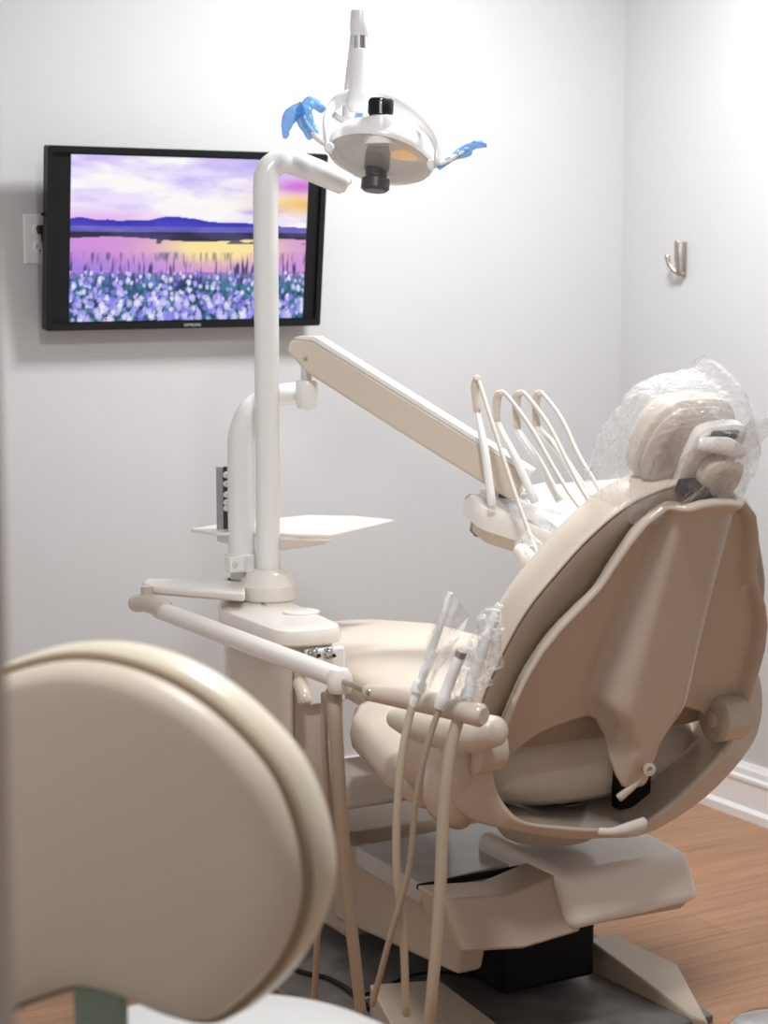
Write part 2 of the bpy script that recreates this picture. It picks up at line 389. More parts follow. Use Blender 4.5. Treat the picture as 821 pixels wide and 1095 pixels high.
# ------------------------------------------------------------------ dental chair
CX = 1.80
ch = thing('dental_chair', 'beige reclined dental chair seen from behind on a wood floor', 'dental chair', (CX, 2.9, 0))
R = math.radians(26)
BU = V((0, -math.sin(R), math.cos(R))); BN = V((0, -math.cos(R), -math.sin(R)))      # up the back, and out of its rear face
B0 = V((CX, 2.38, .60))
def bk(x, v, h=0): return B0+V((1, 0, 0))*x+BU*v+BN*h
# rear shell
top_t = [(0, .470), (.03, .468), (.08, .455), (.11, .430), (.13, .392), (.145, .352), (.156, .318), (.18, .282), (.208, .243), (.230, .2), (.245, .15), (.252, .1), (.257, .04), (.262, -.01)]
bot_t = [(0, -.064), (.022, -.060), (.034, -.038), (.042, .004), (.056, .030), (.080, .036), (.105, .030), (.14, .022), (.17, .010), (.195, -.010), (.222, -.040), (.240, -.062), (.252, -.066), (.262, -.05)]
def interp(tab, x):
    for (a, b), (c, d) in zip(tab, tab[1:]):
        if x <= c: t = (x-a)/(c-a); return b+(d-b)*t
    return tab[-1][1]
def smst(t): t = max(0, min(1, t)); return t*t*(3-2*t)
def shell_h(x, v, e):
    ax = abs(x); k = max(0, min(1, v/.46))
    w = .056+.024*(1-k)
    if v < .10: w -= .040*smst((.10-v)/.09)
    col = (.026+.056*(1-k)**1.3)*smst((w+.022-ax)/(.034+.012*(1-k)))
    lip = .022*math.exp(-(e/.014)**2)
    return .004*(1-(ax/.27)**2)+col+lip*(1 if v > -.01 else .2)*(1-smst((.09-ax)/.04)*(.9 if v < .2 else .3))
NU, NVv = 96, 70; vs, fs = [], []
for i in range(NU+1):
    s = -1+2*i/NU; x = .262*(math.copysign(1, s)*(1-(1-abs(s))**1.35))
    vt, vb = interp(top_t, abs(x)), interp(bot_t, abs(x))
    for j in range(NVv+1):
        v = vb+(vt-vb)*j/NVv
        ax_ = abs(x); sl = (interp(top_t, min(.262, ax_+.012))-interp(top_t, max(0, ax_-.012)))/.024
        e = min((vt-v)/math.sqrt(1+sl*sl), .262-ax_)
        vs.append(bk(x, v, shell_h(x, v, e)))
for i in range(NU):
    for j in range(NVv): a = i*(NVv+1)+j; fs.append((a, a+1, a+NVv+2, a+NVv+1))
sh = mesh('backrest_shell', vs, fs, 'beige_shell', ch, angle=60, solid=.014)
# back cushion: rear half darker pan, front padding, piping between
out = [(0, .462), (.06, .452), (.115, .425), (.165, .375), (.205, .315), (.245, .24), (.268, .15), (.278, .07), (.268, .01), (.235, -.03), (.15, -.045), (0, -.045)]
out = smooth_closed(out+[(-x, y) for x, y in out[-2:0:-1]], 4)
BF = (B0, V((1, 0, 0)), BU, BN)
cu = pad('backrest_cushion', out, BF, [(-.115, .05), (-.100, .016), (-.075, .002), (-.034, .0), (-.026, .006)], 'beige_vinyl', ch, dome=.012)
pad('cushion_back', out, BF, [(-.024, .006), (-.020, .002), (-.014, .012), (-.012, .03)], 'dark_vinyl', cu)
pp = [bk(x, y, -.025) for x, y in out]; mesh('piping', *gtube(pp+[pp[0]], .0032, n=8, res=1, round_cap=False), 'beige_vinyl', cu)
# head rest
HR = math.radians(30); HU = V((0, -math.sin(HR), math.cos(HR))); HN = V((0, -math.cos(HR), -math.sin(HR)))
HF = frame((CX+.005, 2.215, 1.088), (1, 0, 0), HU)
hout = smooth_closed([(0, .080), (.05, .075), (.080, .048), (.091, 0), (.084, -.048), (.052, -.075), (0, -.080), (-.052, -.075), (-.084, -.048), (-.091, 0), (-.080, .048), (-.05, .075)], 4)
hr = pad('headrest', hout, HF, [(-.055, .04), (-.045, .012), (-.025, 0), (-.004, 0), (.002, .006)], 'beige_vinyl', ch, dome=.008)
pad('headrest_back', hout, HF, [(.003, .008), (.010, .006), (.020, .016)], 'beige_shell', hr, dome=.006)
def hp(x, y, h): return HF[0]+HF[1]*x+HF[2]*y+HF[3]*h
pad('headrest_bracket', smooth_closed([(-.03, .062), (.045, .066), (.06, .03), (.055, -.02), (.03, -.075), (-.03, -.075), (-.045, -.02), (-.045, .03)], 4), (hp(.02, -.01, .022), *HF[1:]), [(0, 0), (.016, 0), (.022, .006)], 'cream_shell', hr, dome=.003)
mesh('bracket_slot', *gprism(rrect(-.022, .032, -.008, .008, .003), (hp(.02, .045, .044), *HF[1:]), 0, .003), 'dark_grey', hr)
pad('tilt_knob', smooth_closed([(-.03, .028), (.0, .036), (.032, .024), (.036, -.012), (.018, -.040), (-.022, -.036), (-.038, -.004)], 4), (hp(.032, -.022, .048), *HF[1:]), [(0, .003), (.008, 0), (.024, 0), (.032, .008)], 'beige_shell', hr, dome=.003)
tube('lever', [hp(-.02, .032, .05), hp(.02, .036, .062), hp(.055, .024, .066)], [.012, .014, .011], 'cream_shell', hr, squash=.6)
prism('headrest_post', rrect(-.022, .022, -.08, .04, .004), (hp(.01, -.10, .02), *HF[1:]), -.006, .006, 'steel', ch, bevel=.002)
prism('post_slot', rrect(-.032, .034, -.010, .014, .004), (bk(.0, .462, .000), *BF[1:]), -.02, .012, 'black_plastic', ch, bevel=.003)
# yoke: U-shaped rear frame carrying the pivots
def sweep_rect(path, dep, thick, y0, yfun=None):
    vs, fs = [], []; P = catmull([V((x, 0, z)) for x, z in path], 5); n = len(P)
    TH = lerp_list(thick, n); DP = lerp_list(dep, n)
    for i, p in enumerate(P):
        t = (P[min(i+1, n-1)]-P[max(i-1, 0)]).normalized(); nr = V((-t.z, 0, t.x))
        a, d = TH[i]/2, DP[i]
        for k in range(16):
            an = 2*math.pi*(k+.5)/16; cx_, cy_ = math.cos(an), math.sin(an)
            e = .45; qx = math.copysign(abs(cx_)**e, cx_); qy = math.copysign(abs(cy_)**e, cy_)
            vs.append(V((p.x, y0+d/2+d/2*qy, p.z))+nr*a*qx)
    for i in range(n-1):
        for k in range(16): fs.append((i*16+k, i*16+(k+1) % 16, (i+1)*16+(k+1) % 16, (i+1)*16+k))
    fs += [tuple(range(16)), tuple((n-1)*16+k for k in range(16))]
    return vs, fs
ui = [(1.535, .635), (1.533, .597), (1.540, .535), (1.565, .492), (1.60, .465), (1.665, .448), (1.76, .430), (1.845, .430), (1.94, .481), (2.01, .532), (2.040, .575), (2.048, .62), (2.05, .655)]
uo = [(1.450, .640), (1.445, .597), (1.455, .530), (1.490, .488), (1.540, .462), (1.665, .424), (1.763, .408), (1.863, .402), (1.988, .448), (2.086, .522), (2.112, .575), (2.114, .62), (2.105, .66)]
ui = [(p.x, p.z) for p in catmull([(x, 0, z) for x, z in ui], 4)]; uo = [(p.x, p.z) for p in catmull([(x, 0, z) for x, z in uo], 4)]
vs, fs = [], []; n = len(ui)
for (a, c), (b, d) in zip(ui, uo):
    t = 1.0 if c < .56 else max(.35, 1-(c-.56)*5)
    for q in ((a, 2.35, c), (b, 2.365, d), (b, 2.35+.15*t+.02, d), (a, 2.35+.15*t+.02, c)): vs.append(V(q))
for i in range(n-1):
    for k in range(4): fs.append((i*4+k, i*4+(k+1) % 4, (i+1)*4+(k+1) % 4, (i+1)*4+k))
fs += [(0, 1, 2, 3), tuple((n-1)*4+k for k in range(4))]
mesh('seat_frame', vs, fs, 'beige_shell', ch, angle=60, bevel=.012, bseg=4)
# tub under the seat, reaching forward
def loft_sections(secs):
    vs, fs = [], []; n = len(secs[0])
    for s in secs: vs += s
    for i in range(len(secs)-1):
        for k in range(n): fs.append((i*n+k, i*n+(k+1) % n, (i+1)*n+(k+1) % n, (i+1)*n+k))
    fs += [tuple(range(n)), tuple((len(secs)-1)*n+k for k in range(n))]
    return vs, fs
def ell(cx, y, cz, a, b, e=.6, n=28):
    s = []
    for k in range(n):
        an = 2*math.pi*k/n; c, q = math.cos(an), math.sin(an)
        s.append(V((cx+a*math.copysign(abs(c)**e, c), y, cz+b*math.copysign(abs(q)**e, q))))
    return s
mesh('seat_shell', *loft_sections([ell(CX-.03, 2.50, .480, .24, .020), ell(CX-.03, 2.52, .485, .29, .040), ell(CX-.03, 2.6, .515, .305, .065), ell(CX-.03, 2.74, .545, .29, .06), ell(CX-.03, 2.80, .56, .25, .035)]), 'beige_shell', ch, angle=60)
# seat cushion
mesh('seat_cushion', *loft_sections([ell(CX+.02, 2.435, .515, .13, .03, .75), ell(CX+.02, 2.44, .518, .200, .056, .75), ell(CX+.015, 2.462, .520, .232, .074, .8), ell(CX, 2.52, .530, .240, .078), ell(CX, 2.62, .550, .238, .066), ell(CX, 2.78, .572, .232, .055), ell(CX, 2.95, .585, .222, .050),
     ell(CX, 3.10, .575, .210, .050), ell(CX, 3.22, .555, .195, .045), ell(CX, 3.30, .54, .16, .03)]), 'beige_vinyl', ch, angle=60)
# leg rest
mesh('leg_rest', *loft_sections([ell(CX-.02, 2.98, .575, .20, .035), ell(CX-.02, 3.05, .582, .225, .055), ell(CX-.02, 3.25, .575, .23, .058), ell(CX-.02, 3.45, .56, .215, .05), ell(CX-.02, 3.52, .55, .17, .03)]), 'beige_vinyl', ch, angle=60)
# pivots, arm rest, levers
for sx, xx, yy, zz in ((1, 2.022, 2.362, .590), (-1, 1.518, 2.362, .598)):
    pv = lathe('pivot_hub', [(.0, -.030), (.034, -.030), (.042, -.024), (.042, .024), (.034, .030), (0, .030)], (xx, yy, zz), 'beige_shell', ch, ax=(1, .0, 0))
    lathe('pivot_cap', [(.014, 0), (.014, .003), (.010, .005)], (xx-.0305 if sx > 0 else xx+.0305, yy-.004, zz), 'beige_vinyl', pv, ax=(-sx, 0, 0), n=20)
ar = mesh('armrest', *gtube([at(424, 768, X=1.455), at(440, 771, X=1.455), at(470, 778, X=1.46), at(505, 783, X=1.465), at(530, 782, X=1.475)], [.018, .027, .033, .033, .024], n=20, squash=1.1, up=(0, 0, 1)), 'beige_vinyl', ch, angle=60)
mesh('armrest_mount', *gtube([(1.492, 2.385, .628), (1.487, 2.39, .60), (1.480, 2.40, .56), (1.488, 2.42, .50), (1.52, 2.44, .465)], [.030, .044, .048, .046, .03], n=20, squash=.8, up=(0, 1, 0)), 'beige_shell', ch, angle=60)
tg = bk(.035, -.125, .075)
tube('release_lever', [at(692, 823, Y=2.315), at(680, 838, Y=2.32), at(662, 853, Y=2.33)], [.006, .0055, .0075], 'beige_shell', ch, squash=.8)
lathe('lever_pivot', [(.0, -.006), (.010, -.006), (.011, .006), (.005, .007), (.0045, .002), (0, .002)], at(693, 822, Y=2.30), 'beige_shell', ch, ax=(-.3, -1, 0), n=20)
box('dark_recess', 1.835, 1.905, 2.415, 2.44, .435, .525, 'black_matte', ch, bevel=.004)  # solid black box stands in for the shaded void under the seat
tube('tilt_lever', [at(641, 889, Y=2.342), at(655, 889, Y=2.338), at(672, 885, Y=2.338), at(688, 880, Y=2.342)], [.0065, .007, .010, .011], 'cream_shell', ch, squash=.7)
# column and lift structure
lathe('swivel_collar', [(.085, 0), (.092, .01), (.092, .03), (.080, .04), (.075, .07)], (1.80, 2.58, .358), 'base_metal', ch)
lathe('swivel_disc', [(.070, 0), (.070, .02)], (1.80, 2.58, .425), 'black_matte', ch)
# rear lift housing
def block(name, lo_pts, hi_pts, m, **k):
    n = len(lo_pts); return mesh(name, [V(q) for q in lo_pts+hi_pts], [tuple(range(n)), tuple(range(n, 2*n))]+[(i, (i+1) % n, n+(i+1) % n, n+i) for i in range(n)], m, ch, **k)
fb = [at(612, 999, Y=2.42), at(752, 965, Y=2.42)]; ft = [at(604, 938, Y=2.43), at(742, 928, Y=2.44)]; bt = at(724, 900, Z=ft[0].z)
block('lift_housing', [fb[0], fb[1], (fb[1].x+.03, 2.74, fb[1].z), (fb[0].x, 2.74, fb[0].z)], [ft[0], (ft[1].x-.01, ft[1].y, ft[0].z), (bt.x, 2.72, ft[0].z+.008), (ft[0].x, 2.72, ft[0].z+.008)], 'cream_shell', bevel=.022, bseg=5, angle=60)
wb = [at(491, 1019, Y=2.45), at(560, 1015, Y=2.44), at(622, 996, Y=2.43)]; wt = [at(474, 962, Y=2.45), at(545, 957, Y=2.46), at(606, 931, Y=2.47)]
wv = wb+wt[::-1]
mesh('housing_wing', wv+[q+V((0, .09, 0)) for q in wv], [tuple(range(6)), tuple(range(6, 12))]+[(i, (i+1) % 6, 6+(i+1) % 6, 6+i) for i in range(6)], 'base_metal', ch, bevel=.006, angle=35)
block('housing_skirt', [(1.70, 2.46, .222), (2.0, 2.445, .222), (2.0, 2.74, .222), (1.72, 2.74, .222)], [(1.70, 2.45, .242), (2.01, 2.43, .242), (2.01, 2.74, .242), (1.72, 2.74, .242)], 'base_metal', bevel=.003)
# grey rubber topped cover in front of it
pl = [at(380, 905, Z=.30), at(560, 870, Z=.30), at(597, 912, Z=.30), at(450, 946, Z=.30)]
o2 = [(p.x, p.y) for p in pl]
prism('step_cover', o2, XY(), .262, .300, 'grey_mat', ch, bevel=.004)
tube('cover_gap', [at(448, 949, Z=.303), at(505, 938, Z=.303), at(572, 926, Z=.303)], .006, 'black_matte', ch, res=3, squash=1.4)
# pantograph arm (left), cross arm, and floor base
sd = [at(x, y, X=1.60) for x, y in ((357, 983), (488, 1043), (492, 1022), (484, 998), (466, 968), (430, 938), (392, 908), (368, 904), (352, 925))]
lk = smooth = [(p.y, p.z) for p in sd]
prism('link_arm', lk, YZ(1.60), 0, .055, 'base_metal', ch, bevel=.010, bseg=4)
sd = [(3.42, .05), (3.02, .05), (2.96, .20), (3.0, .27), (3.42, .30)]
prism('front_link_cover', sd, YZ(1.62), 0, .30, 'base_metal', ch, bevel=.012)
box('lift_void', 1.76, 1.97, 2.66, 3.05, .03, .25, 'black_matte', ch, bevel=.01)  # black block paints the dark void below the lift housing
fl = [(1.43, 2.40), (2.07, 2.43), (2.14, 2.93), (2.05, 3.45), (1.55, 3.45), (1.43, 3.0)]
prism('floor_plate', fl, XY(), .0, .014, 'plate_dark', ch, bevel=.004)
for nm, pts in (('base_rail', [(629, 1004, .075), (654, 997, .075), (724, 1031, .045), (757, 1092, .020), (738, 1087, .020)]), ('base_rail', [(395, 1052, .07), (470, 1047, .06), (533, 1096, .024), (560, 1135, .020), (440, 1135, .020)])):
    p = [at(x, y, Z=z) for x, y, z in pts]; n = len(p)
    vs = [V((q.x, q.y, .004)) for q in p]+p
    mesh(nm, vs, [tuple(range(n)), tuple(range(n, 2*n))]+[(i, (i+1) % n, n+(i+1) % n, n+i) for i in range(n)], 'base_metal', ch, bevel=.004)
# cross arm that carries the utility cabinet
ca = [at(345, 824, Y=2.96), at(470, 826, Y=2.96)]
box('cabinet_arm', 1.42, 1.80, 2.90, 3.06, .350, .412, 'cream_shell', ch, bevel=.014, label='cream crosswise arm under the seat')

# plastic cover over the headrest
cov = [(h, d) for h, d in ((-.078, .03), (-.070, .006), (-.045, -.004), (.0, -.006), (.04, .0), (.070, .010), (.088, .022), (.094, .05))]
hbig = smooth_closed([(-.01, .098), (.02, .102), (.036, .120), (.055, .094), (.086, .054), (.099, 0), (.090, -.06), (.055, -.095), (-.03, -.105), (-.115, -.112), (-.128, -.06), (-.116, 0), (-.098, .055), (-.060, .086)], 8)
v1, f1 = gpad(hbig, HF, cov, .008)
tip = [hp(-.02, .115, -.03), hp(.03, .118, -.02), hp(.055, .160, .0), hp(.03, .150, -.01), hp(.0, .135, -.02), hp(.045, .128, .01)]
hc_ = crumple('headrest_cover', v1, f1, 'clear_film', None, amp=.007, sc=24)
tag(hc_, 'clear crinkled plastic bag pulled over the headrest', 'plastic cover')

# ------------------------------------------------------------------ utility cabinet
ub = thing('utility_cabinet', 'narrow cream utility cabinet with two chrome valves left of the chair', 'utility cabinet', (1.47, 3.02, .30))
def lidshape(d, r_):
    b = [(1.395+d, 2.84+d), (1.532-d, 2.84+d), (1.570-d, 3.14), (1.570-d, 3.285-d), (1.470, 3.285-d), (1.400+d, 3.13)]
    out = []
    for i in range(len(b)):
        a0, b0_, c0_ = V((*b[i-1], 0)), V((*b[i], 0)), V((*b[(i+1) % len(b)], 0))
        p0 = b0_+(a0-b0_).normalized()*r_; p1 = b0_+(c0_-b0_).normalized()*r_
        for k in range(7):
            t = k/6; q = p0*(1-t)**2+b0_*2*t*(1-t)+p1*t*t; out.append((q.x, q.y))
    return out
bo = lidshape(.008, .045)
vs, fs = [], []
n = len(bo)
for z, d in ((.30, .012), (.315, .0), (.50, -.0), (.675, .0), (.688, .004)):
    for x, y in inset(bo, d+.006): vs.append(V((x, y, z)))
for i in range(4):
    for k in range(n): fs.append((i*n+k, i*n+(k+1) % n, (i+1)*n+(k+1) % n, (i+1)*n+k))
fs += [tuple(range(n)), tuple(4*n+k for k in range(n))]
body = mesh('body', vs, fs, 'beige_shell', ub)
box('door_seam', 1.4225, 1.4245, 2.848, 2.852, .33, .67, 'seam', body)
lo_ = lidshape(.0, .055)
pad('lid', lo_, XY(), [(.689, .004), (.693, .0), (.708, .0), (.718, .005), (.722, .016)], 'cream_shell', ub)
lathe('round_cap', [(.036, 0), (.036, .003), (.030, .005)], at(322, 655, Z=.722), 'cream_shell', ub, n=36)
vp = box('valve_panel', 1.443, 1.524, 2.836, 2.852, .58, .684, 'white_plastic', ub, bevel=.005)
for px in (341, 357):
    c = at(px-3, 700, Y=2.82); c.y = 2.836
    k = mesh('valve', *merge(glathe([(.010, 0), (.010, .006), (.007, .008), (.007, .020), (.004, .022), (.004, .026)], c, (0, -1, 0), 16), gtube([c+V((0, -.014, 0)), c+V((.002, -.016, .012))], .0024, n=8, res=1)), 'chrome', vp)
    lathe('nozzle', [(.003, .0), (.003, .004)], c+V((0, -.026, 0)), 'black_plastic', k, ax=(0, -1, 0), n=10)
mesh('hose_spigot', *merge(gtube([(1.43, 2.84, .625), (1.418, 2.80, .612), (1.416, 2.79, .60)], .013, n=14)), 'beige_shell', ub)

# ------------------------------------------------------------------ operating light on its post
P1 = V((1.531, 3.176, .722))
lt = thing('operating_light', 'white overhead dental light on a tall bent post over the cabinet', 'dental light', P1)
lathe('post_base', [(.052, 0), (.056, .004), (.056, .030), (.050, .036), (.044, .052), (.030, .060), (.026, .062)], P1, 'cream_shell', lt)
pt = at(285, 205, D=3.49); J = at(367, 195, D=3.52)
tube('post', [P1+V((0, 0, .05)), P1+V((0, 0, .4)), P1+V((0, 0, .74)), V((P1.x, P1.y, 1.535)), V((P1.x+.006, P1.y+.0, 1.568)), V((P1.x+.03, P1.y-.003, 1.587)), V((P1.x+.06, P1.y-.0, 1.587)), J+V((0, 0, .0))], .0245, 'white_plastic', lt, n=24, res=8)
top = at(385, 22, D=3.42)
tube('spring_arm', [J+V((.005, 0, .0)), at(371, 120, D=3.50), at(381, 28, D=3.44)], [.013, .010, .010], 'white_plastic', lt, n=14)
lathe('end_cap', [(0, .028), (.012, .026), (.018, .02), (.0195, .0), (.0195, -.022), (.016, -.028), (0, -.028)], top+V((0, 0, -.002)), 'white_plastic', lt)
lathe('neck', [(.014, 0), (.014, -.040)], at(385, 35, D=3.42), 'chrome', lt, n=24)
lathe('stem', [(.0, .004), (.0185, .0), (.0195, -.02), (.0205, -.08), (.024, -.105), (.018, -.118), (0, -.12)], at(384, 53, D=3.42), 'white_plastic', lt)
m_ = (CR*math.cos(math.radians(12))-UP*math.sin(math.radians(12))).normalized()
nn = (-CF*.36-UP*.92-CR*.10); nn = (nn-m_*nn.dot(m_)).normalized()
HC = at(407, 166, D=3.40)
yy_ = nn.cross(m_)
def lp(a, b, h): return HC+m_*a+yy_*b+nn*h
if yy_.z < 0: yy_ = -yy_
hd = mesh('light_head', *glathe([(.0, -.044), (.03, -.043), (.07, -.040), (.092, -.030), (.102, -.010), (.104, .006), (.101, .010), (.097, .006), (.092, -.010), (.068, -.026), (.03, -.035), (0, -.036)], HC, nn, 48), 'white_plastic', lt, angle=60)
lathe('lens_shield', [(.100, .008), (.085, .020), (.055, .030), (.02, .034), (0, .035)], HC, 'clear_shield', hd, ax=nn, n=48)
lathe('bulb_housing', [(0, -.01), (.019, -.01), (.021, .01), (.0245, .018), (.0245, .050), (.021, .056), (.0205, .066), (.027, .070), (.0275, .088), (.022, .093), (0, .093)], lp(-.004, .0, .0)+UP*.022, 'dark_grey', hd, ax=(nn*.55-UP*.83), n=28, label='dark bulb housing with a ribbed end')
c0 = at(407, 115, D=3.33)
kn = lathe('rear_knob', [(.0, -.014), (.022, -.014), (.024, -.010), (.024, .012), (.021, .016), (0, .016)], c0, 'black_plastic', hd, ax=(.05, 0, 1), n=28, label='black knob on top of the head')
tube('knob_stripe', [c0-CF*.0232+UP*-.012, c0-CF*.0232+UP*.012], .0028, 'chrome', kn, n=8)
lathe('knob_collar', [(.034, -.04), (.034, 0), (.031, .010), (.020, .014)], c0-UP*.028, 'white_plastic', hd, n=28)
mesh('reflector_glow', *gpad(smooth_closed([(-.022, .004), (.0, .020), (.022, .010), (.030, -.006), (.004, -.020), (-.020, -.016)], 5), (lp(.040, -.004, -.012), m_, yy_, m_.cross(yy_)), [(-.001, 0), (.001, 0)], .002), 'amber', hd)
bail = [at(350, 158, D=3.33), at(348, 132, D=3.36), at(357, 112, D=3.42), at(378, 102, D=3.45), at(402, 103, D=3.43), at(430, 114, D=3.38), at(454, 133, D=3.34), at(467, 154, D=3.31), at(467, 174, D=3.30)]
tube('bail', bail, [.007, .010, .012, .014, .014, .014, .013, .012, .009], 'white_plastic', lt, n=16, squash=.6, up=(0, 0, 1))
tube('bail_brace', [at(354, 120, D=3.45), at(366, 128, D=3.44), at(392, 131, D=3.42), at(412, 134, D=3.39)], [.006, .006, .006, .006], 'white_plastic', lt, n=12)
for pxy in ((352, 158), (461, 176)):
    lathe('side_knob', [(0, .012), (.008, .012), (.010, .006), (.010, -.006), (0, -.008)], at(*pxy, D=3.33), 'white_plastic', lt, ax=-CF, n=16)
hl = [at(352, 156, D=3.34), at(340, 148, D=3.34), at(330, 137, D=3.35), at(323, 124, D=3.36)]
hh_ = [at(461, 178, D=3.33), at(476, 174, D=3.32), at(488, 166, D=3.32), at(500, 160, D=3.32)]
tube('handle', hl, [.0055, .006, .006, .006], 'cream_shell', lt, n=12)
tube('handle', hh_, [.005, .0055, .006, .005], 'cream_shell', lt, n=12)
def sleeve(pts, rad, name, label, m='blue_film', cat='plastic sleeve', group=None, amp=.010, sc=40, squash=.5, n=14, res=5, parent=None):
    v, f = gtube(pts, rad, n=n, res=res, squash=squash, round_cap=False)
    o = crumple(name, v, f, m, parent, amp=amp, sc=sc); return tag(o, label, cat, group) if label else o
sleeve([at(336, 147, D=3.345), at(328, 132, D=3.35), at(324, 118, D=3.36), at(334, 110, D=3.37), at(346, 118, D=3.38)], [.010, .016, .020, .022, .012], 'blue_sleeve', 'blue film sleeve drooping over the left handle of the light', amp=.005)
sleeve([at(324, 116, D=3.35), at(312, 122, D=3.35), at(306, 136, D=3.35), at(304, 150, D=3.35)], [.014, .014, .010, .003], 'blue_sleeve', None, parent=bpy.data.objects['blue_sleeve'], amp=.004)
sleeve([at(468, 178, D=3.32), at(482, 170, D=3.32), at(498, 160, D=3.32), at(517, 152, D=3.32)], [.003, .006, .011, .008], 'blue_sleeve', 'blue film sleeve on the right handle of the light', amp=.006)
sleeve([at(383, 112, D=3.50), at(384, 120, D=3.50), at(382, 130, D=3.50)], [.006, .011, .012], 'blue_sleeve', 'small blue film sleeve behind the ring of the light', amp=.004)

# ------------------------------------------------------------------ delivery unit: post, arm and instrument head
P2 = V((1.505, 3.245, .722))
du = thing('delivery_unit', 'white delivery arm on a bent post carrying the instrument tray head', 'delivery unit', P2)
lathe('post_base', [(.030, 0), (.034, .008), (.034, .022), (.024, .028), (.024, .05)], P2, 'cream_shell', du)
cl = lathe('post_clamp', [(.026, 0), (.0345, .002), (.0345, .036), (.026, .038)], P2+V((0, 0, .050)), 'white_plastic', du, n=28)
box('clamp_lug', P2.x-.044, P2.x-.01, P2.y-.040, P2.y-.012, P2.z+.054, P2.z+.086, 'white_plastic', du, bevel=.003)
lathe('clamp_screw', [(.006, 0), (.006, .003), (.003, .003), (.003, .001)], V((P2.x-.034, P2.y-.040, P2.z+.072)), 'chrome', du, ax=(0, -1, 0), n=14)
e = [at(264, 470, D=3.60), at(268, 448, D=3.60), at(284, 432, D=3.59), at(306, 427, D=3.58), at(322, 424, D=3.57)]
tube('post', [P2+V((0, 0, .06)), P2+V((.0, 0, .2)), V((P2.x+.0, P2.y, 1.0)), V((P2.x+.003, P2.y-.0, 1.05)), V((P2.x+.022, P2.y-.004, 1.098)), V((P2.x+.06, P2.y-.010, 1.122)), V((P2.x+.10, P2.y-.018, 1.130)), V((P2.x+.135, P2.y-.026, 1.132))], [.0275, .0275, .0275, .0275, .0255, .023, .022, .022], 'white_plastic', du, n=24, res=6)
EJ = at(328, 425, D=3.56)
lathe('elbow_cup', [(.0, -.026), (.018, -.022), (.022, -.010), (.0225, .028), (.019, .034), (0, .034)], EJ, 'white_plastic', du)
lathe('elbow_pin', [(.012, 0), (.012, .06)], EJ+V((0, 0, .03)), 'chrome', du, n=20)
A0 = at(318, 369, D=3.54); A1 = at(560, 520, D=3.44)
ad = (A1-A0).normalized(); au = (UP-ad*UP.dot(ad)).normalized(); aw = ad.cross(au); al = (A1-A0).length
arm_o = [(0, .020), (.03, .030), (al, .030), (al, -.034), (al*.5, -.036), (.05, -.034), (-.006, -.018), (-.012, .0)]
am = prism('spring_arm', arm_o, (A0, ad, au, ad.cross(au)), -.024, .024, 'beige_vinyl', du, bevel=.007, bseg=4)
prism('arm_cover', [(-.008, .012), (.004, .024), (.03, .038), (al, .038), (al, .028), (.03, .028), (.008, .018)], (A0, ad, au, ad.cross(au)), -.0255, .0255, 'white_plastic', am, bevel=.0015, label='white top cover of the arm')
sc_ = A0+ad*.045-au*.012-CF*.028
sgn = 1 if aw.dot(CF) < 0 else -1
lathe('arm_screw', [(.004, .0), (.004, .002)], A0+ad*.035-au*.010+aw*sgn*.024, 'steel', am, ax=aw*sgn, n=12)
prism('arm_end_bracket', [(al-.035, -.030), (al+.004, -.030), (al+.004, -.046), (al-.03, -.042)], (A0, ad, au, ad.cross(au)), -.016, .016, 'dark_grey', du, bevel=.002)
# instrument head
TA = math.radians(16); DF = frame((2.03, 2.815, .893), (1, 0, 0), (0, math.cos(TA), math.sin(TA)))
def dp(x, y, h=0): return DF[0]+DF[1]*x+DF[2]*y+DF[3]*h
ho = smooth_closed([(-.20, .085), (-.19, .118), (-.15, .128), (.16, .128), (.20, .10), (.20, -.09), (.15, -.135), (-.08, -.135), (-.125, -.12), (-.165, -.03), (-.20, .03)], 4)
tray = pad('instrument_tray', ho, DF, [(-.030, .012), (-.022, 0), (.004, 0), (.016, .008)], 'cream_shell', du)
pad('tray_underside', ho, DF, [(-.062, .040), (-.055, .022), (-.031, .022)], 'beige_vinyl', tray)
pad('rear_rail', rrect(-.165, .17, .075, .118, .008), DF, [(.014, 0), (.022, 0), (.026, .003)], 'white_plastic', tray)
pad('work_pad', rrect(-.07, .16, -.10, .05, .01), DF, [(.0165, 0), (.019, 0), (.020, .002)], 'white_plastic', tray)
W = [((526, 535), (518, 480), (510, 440), (508, 408), ((512, 408), (527, 455), (548, 520), (566, 570), (577, 598))),
     ((572, 532), (551, 490), (531, 450), (531, 424), ((540, 421), (566, 455), (592, 500), (612, 532), (629, 553))),
     ((598, 531), (575, 492), (553, 458), (552, 424), ((561, 421), (585, 452), (606, 492), (622, 522), (638, 548))),
     ((632, 532), (597, 482), (574, 455), (573, 424), ((580, 421), (600, 447), (618, 485), (634, 512), (649, 537)))]
wlab = ['leftmost', 'second from left', 'third from left', 'rightmost']
for k, (a, b, c, d, hs) in enumerate(W):
    q0 = at(*a, D=3.38)
    wh = tube('whip', [at(a[0], a[1]+4, D=3.37), at(*b, D=3.39), at(*c, D=3.41), at(*d, D=3.42)], [.0085, .008, .0065, .006], 'white_plastic', du, n=12)
    tube('whip_clip', [at(*c, D=3.408), at(d[0], d[1]+6, D=3.415), at(d[0]+2, d[1]-2, D=3.41), at((d[0]+hs[0][0])/2, d[1]-4, D=3.40)], [.0075, .0085, .008, .006], 'beige_vinyl', wh, n=12)
    pts = [at(d[0]+1, d[1]-2, D=3.405)]+[at(x, y, D=3.40-.045*i) for i, (x, y) in enumerate(hs)]
    tube('instrument_hose', pts, .0042, 'hose_light', du, n=10, res=6)
